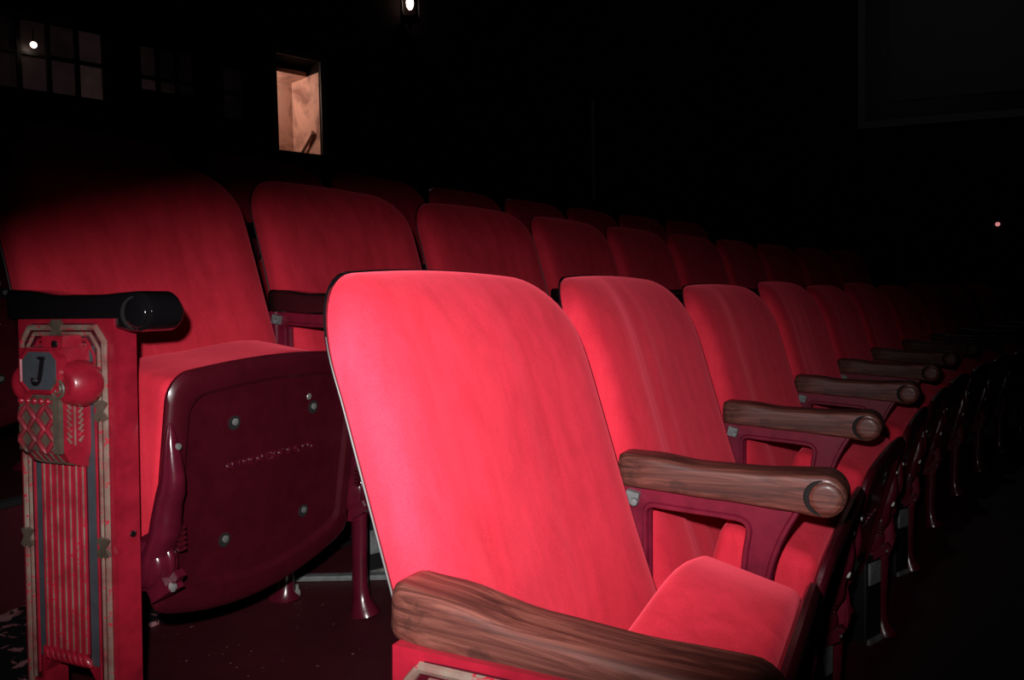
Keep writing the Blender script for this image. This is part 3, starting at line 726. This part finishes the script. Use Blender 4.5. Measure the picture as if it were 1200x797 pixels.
def globe(name, p, r_, label, matl):
    root = empty(name, label, 'lamp'); root.location = p
    k = MB(); k.ball((0, 0, 0), r_, r_, r_, 14, 10); k.build('bulb', matl, root)
    k = MB(); k.lathe((0, 0, r_ * 0.8), (0, 0, 1), [(0, r_ * 0.5), (r_ * 0.8, r_ * 0.4), (r_ * 0.9, 0.006), (r_ * 4, 0.006)], 10); k.build('holder', DARKWOOD, root); return root
globe('bulb_reflection', wp(-2.49, 3.125, 0.02), 0.027, 'tiny bright round bulb reflection glowing at the upper left window', BULB)  # glowing ball put in for a bulb reflected in the window
# side wall with a framed panel
A_, B_ = Vector((3.62, 14.81)), Vector((2.85, -1.0)).normalized(); SN = Vector((-abs(B_.y), -B_.x)).normalized()
def sp(k_, z, o): p = A_ + B_ * k_ + SN * o; return Vector((p.x, p.y, z))
def sbox(mb, ka, kb, za, zb, oa, ob):
    vs = [sp(k_, z, o) for k_ in (ka, kb) for z in (za, zb) for o in (oa, ob)]
    mb.add(vs, [(0, 1, 3, 2), (4, 6, 7, 5), (0, 4, 5, 1), (2, 3, 7, 6), (0, 2, 6, 4), (1, 5, 7, 3)])
mb = MB(); sbox(mb, -0.5, 12, 0, CEIL, -0.25, 0); structure(mb.build('wall_right', WALL, smooth=False))
root = empty('wall_panel'); root['kind'] = 'structure'
mb = MB(); sbox(mb, 2.44, 2.55, 3.56, 6.4, 0, 0.08); sbox(mb, 2.55, 9, 3.56, 3.68, 0, 0.08); mb.build('moulding', PALETRIM, root, smooth=False)
mb = MB(); sbox(mb, 2.55, 9, 3.68, 6.4, 0, 0.02); mb.build('frame_inner', DARKWOOD, root, smooth=False)
mb = MB(); sbox(mb, 2.91, 9, 3.98, 6.4, 0.02, 0.04); mb.build('panel_field', GREYWALL, root, smooth=False)
mb = MB(); mb.box(-14, 18, -5, 24, CEIL, CEIL + 0.2); structure(mb.build('ceiling', WALL, smooth=False))
mb = MB(); wbox(mb, 4.99, 5.05, 2.3, 3.8, 0.0, 0.05); structure(mb.build('trim_4', PALETRIM, smooth=False))
hl = bpy.data.lights.new('added_fill_lamp', 'POINT'); hlo = bpy.data.objects.new('added_fill_lamp', hl); COL.objects.link(hlo)  # unseen lamp added to lift the framed panel on the right wall
hl.energy = 9; hl.shadow_soft_size = 0.1; hl.color = (1, 0.95, 0.95); hlo.location = (6.0, 9.5, 5.9)
# lantern high on the back wall
root = empty('wall_lantern', 'small wall lantern with a glowing bulb at the top of the dark wall', 'lamp'); root.location = wp(1.53, 4.36, 0.16)
k = MB()
for sx in (-0.09, 0.09):
    for sy in (-0.09, 0.09): k.box(sx - 0.012, sx + 0.012, sy - 0.012, sy + 0.012, -0.16, 0.22)
k.box(-0.11, 0.11, -0.11, 0.11, -0.19, -0.16); k.box(-0.12, 0.12, -0.12, 0.12, 0.22, 0.26); k.lathe((0, 0, 0.26), (0, 0, 1), [(0, 0.12), (0.1, 0.03), (0.14, 0.01)], 8); k.lathe((0, 0, -0.19), (0, 0, -1), [(0, 0.06), (0.06, 0.03), (0.1, 0.012)], 8)
k.build('lantern_frame', DARKWOOD, root, smooth=False)
k = MB(); k.ball((0, 0, 0.02), 0.045, 0.045, 0.085, 12, 8); k.build('bulb', BULB, root)
globe('exit_light', sp(4.53, 1.87, 0.06), 0.035, 'tiny dim reddish lamp low on the far right wall', REDDOT)
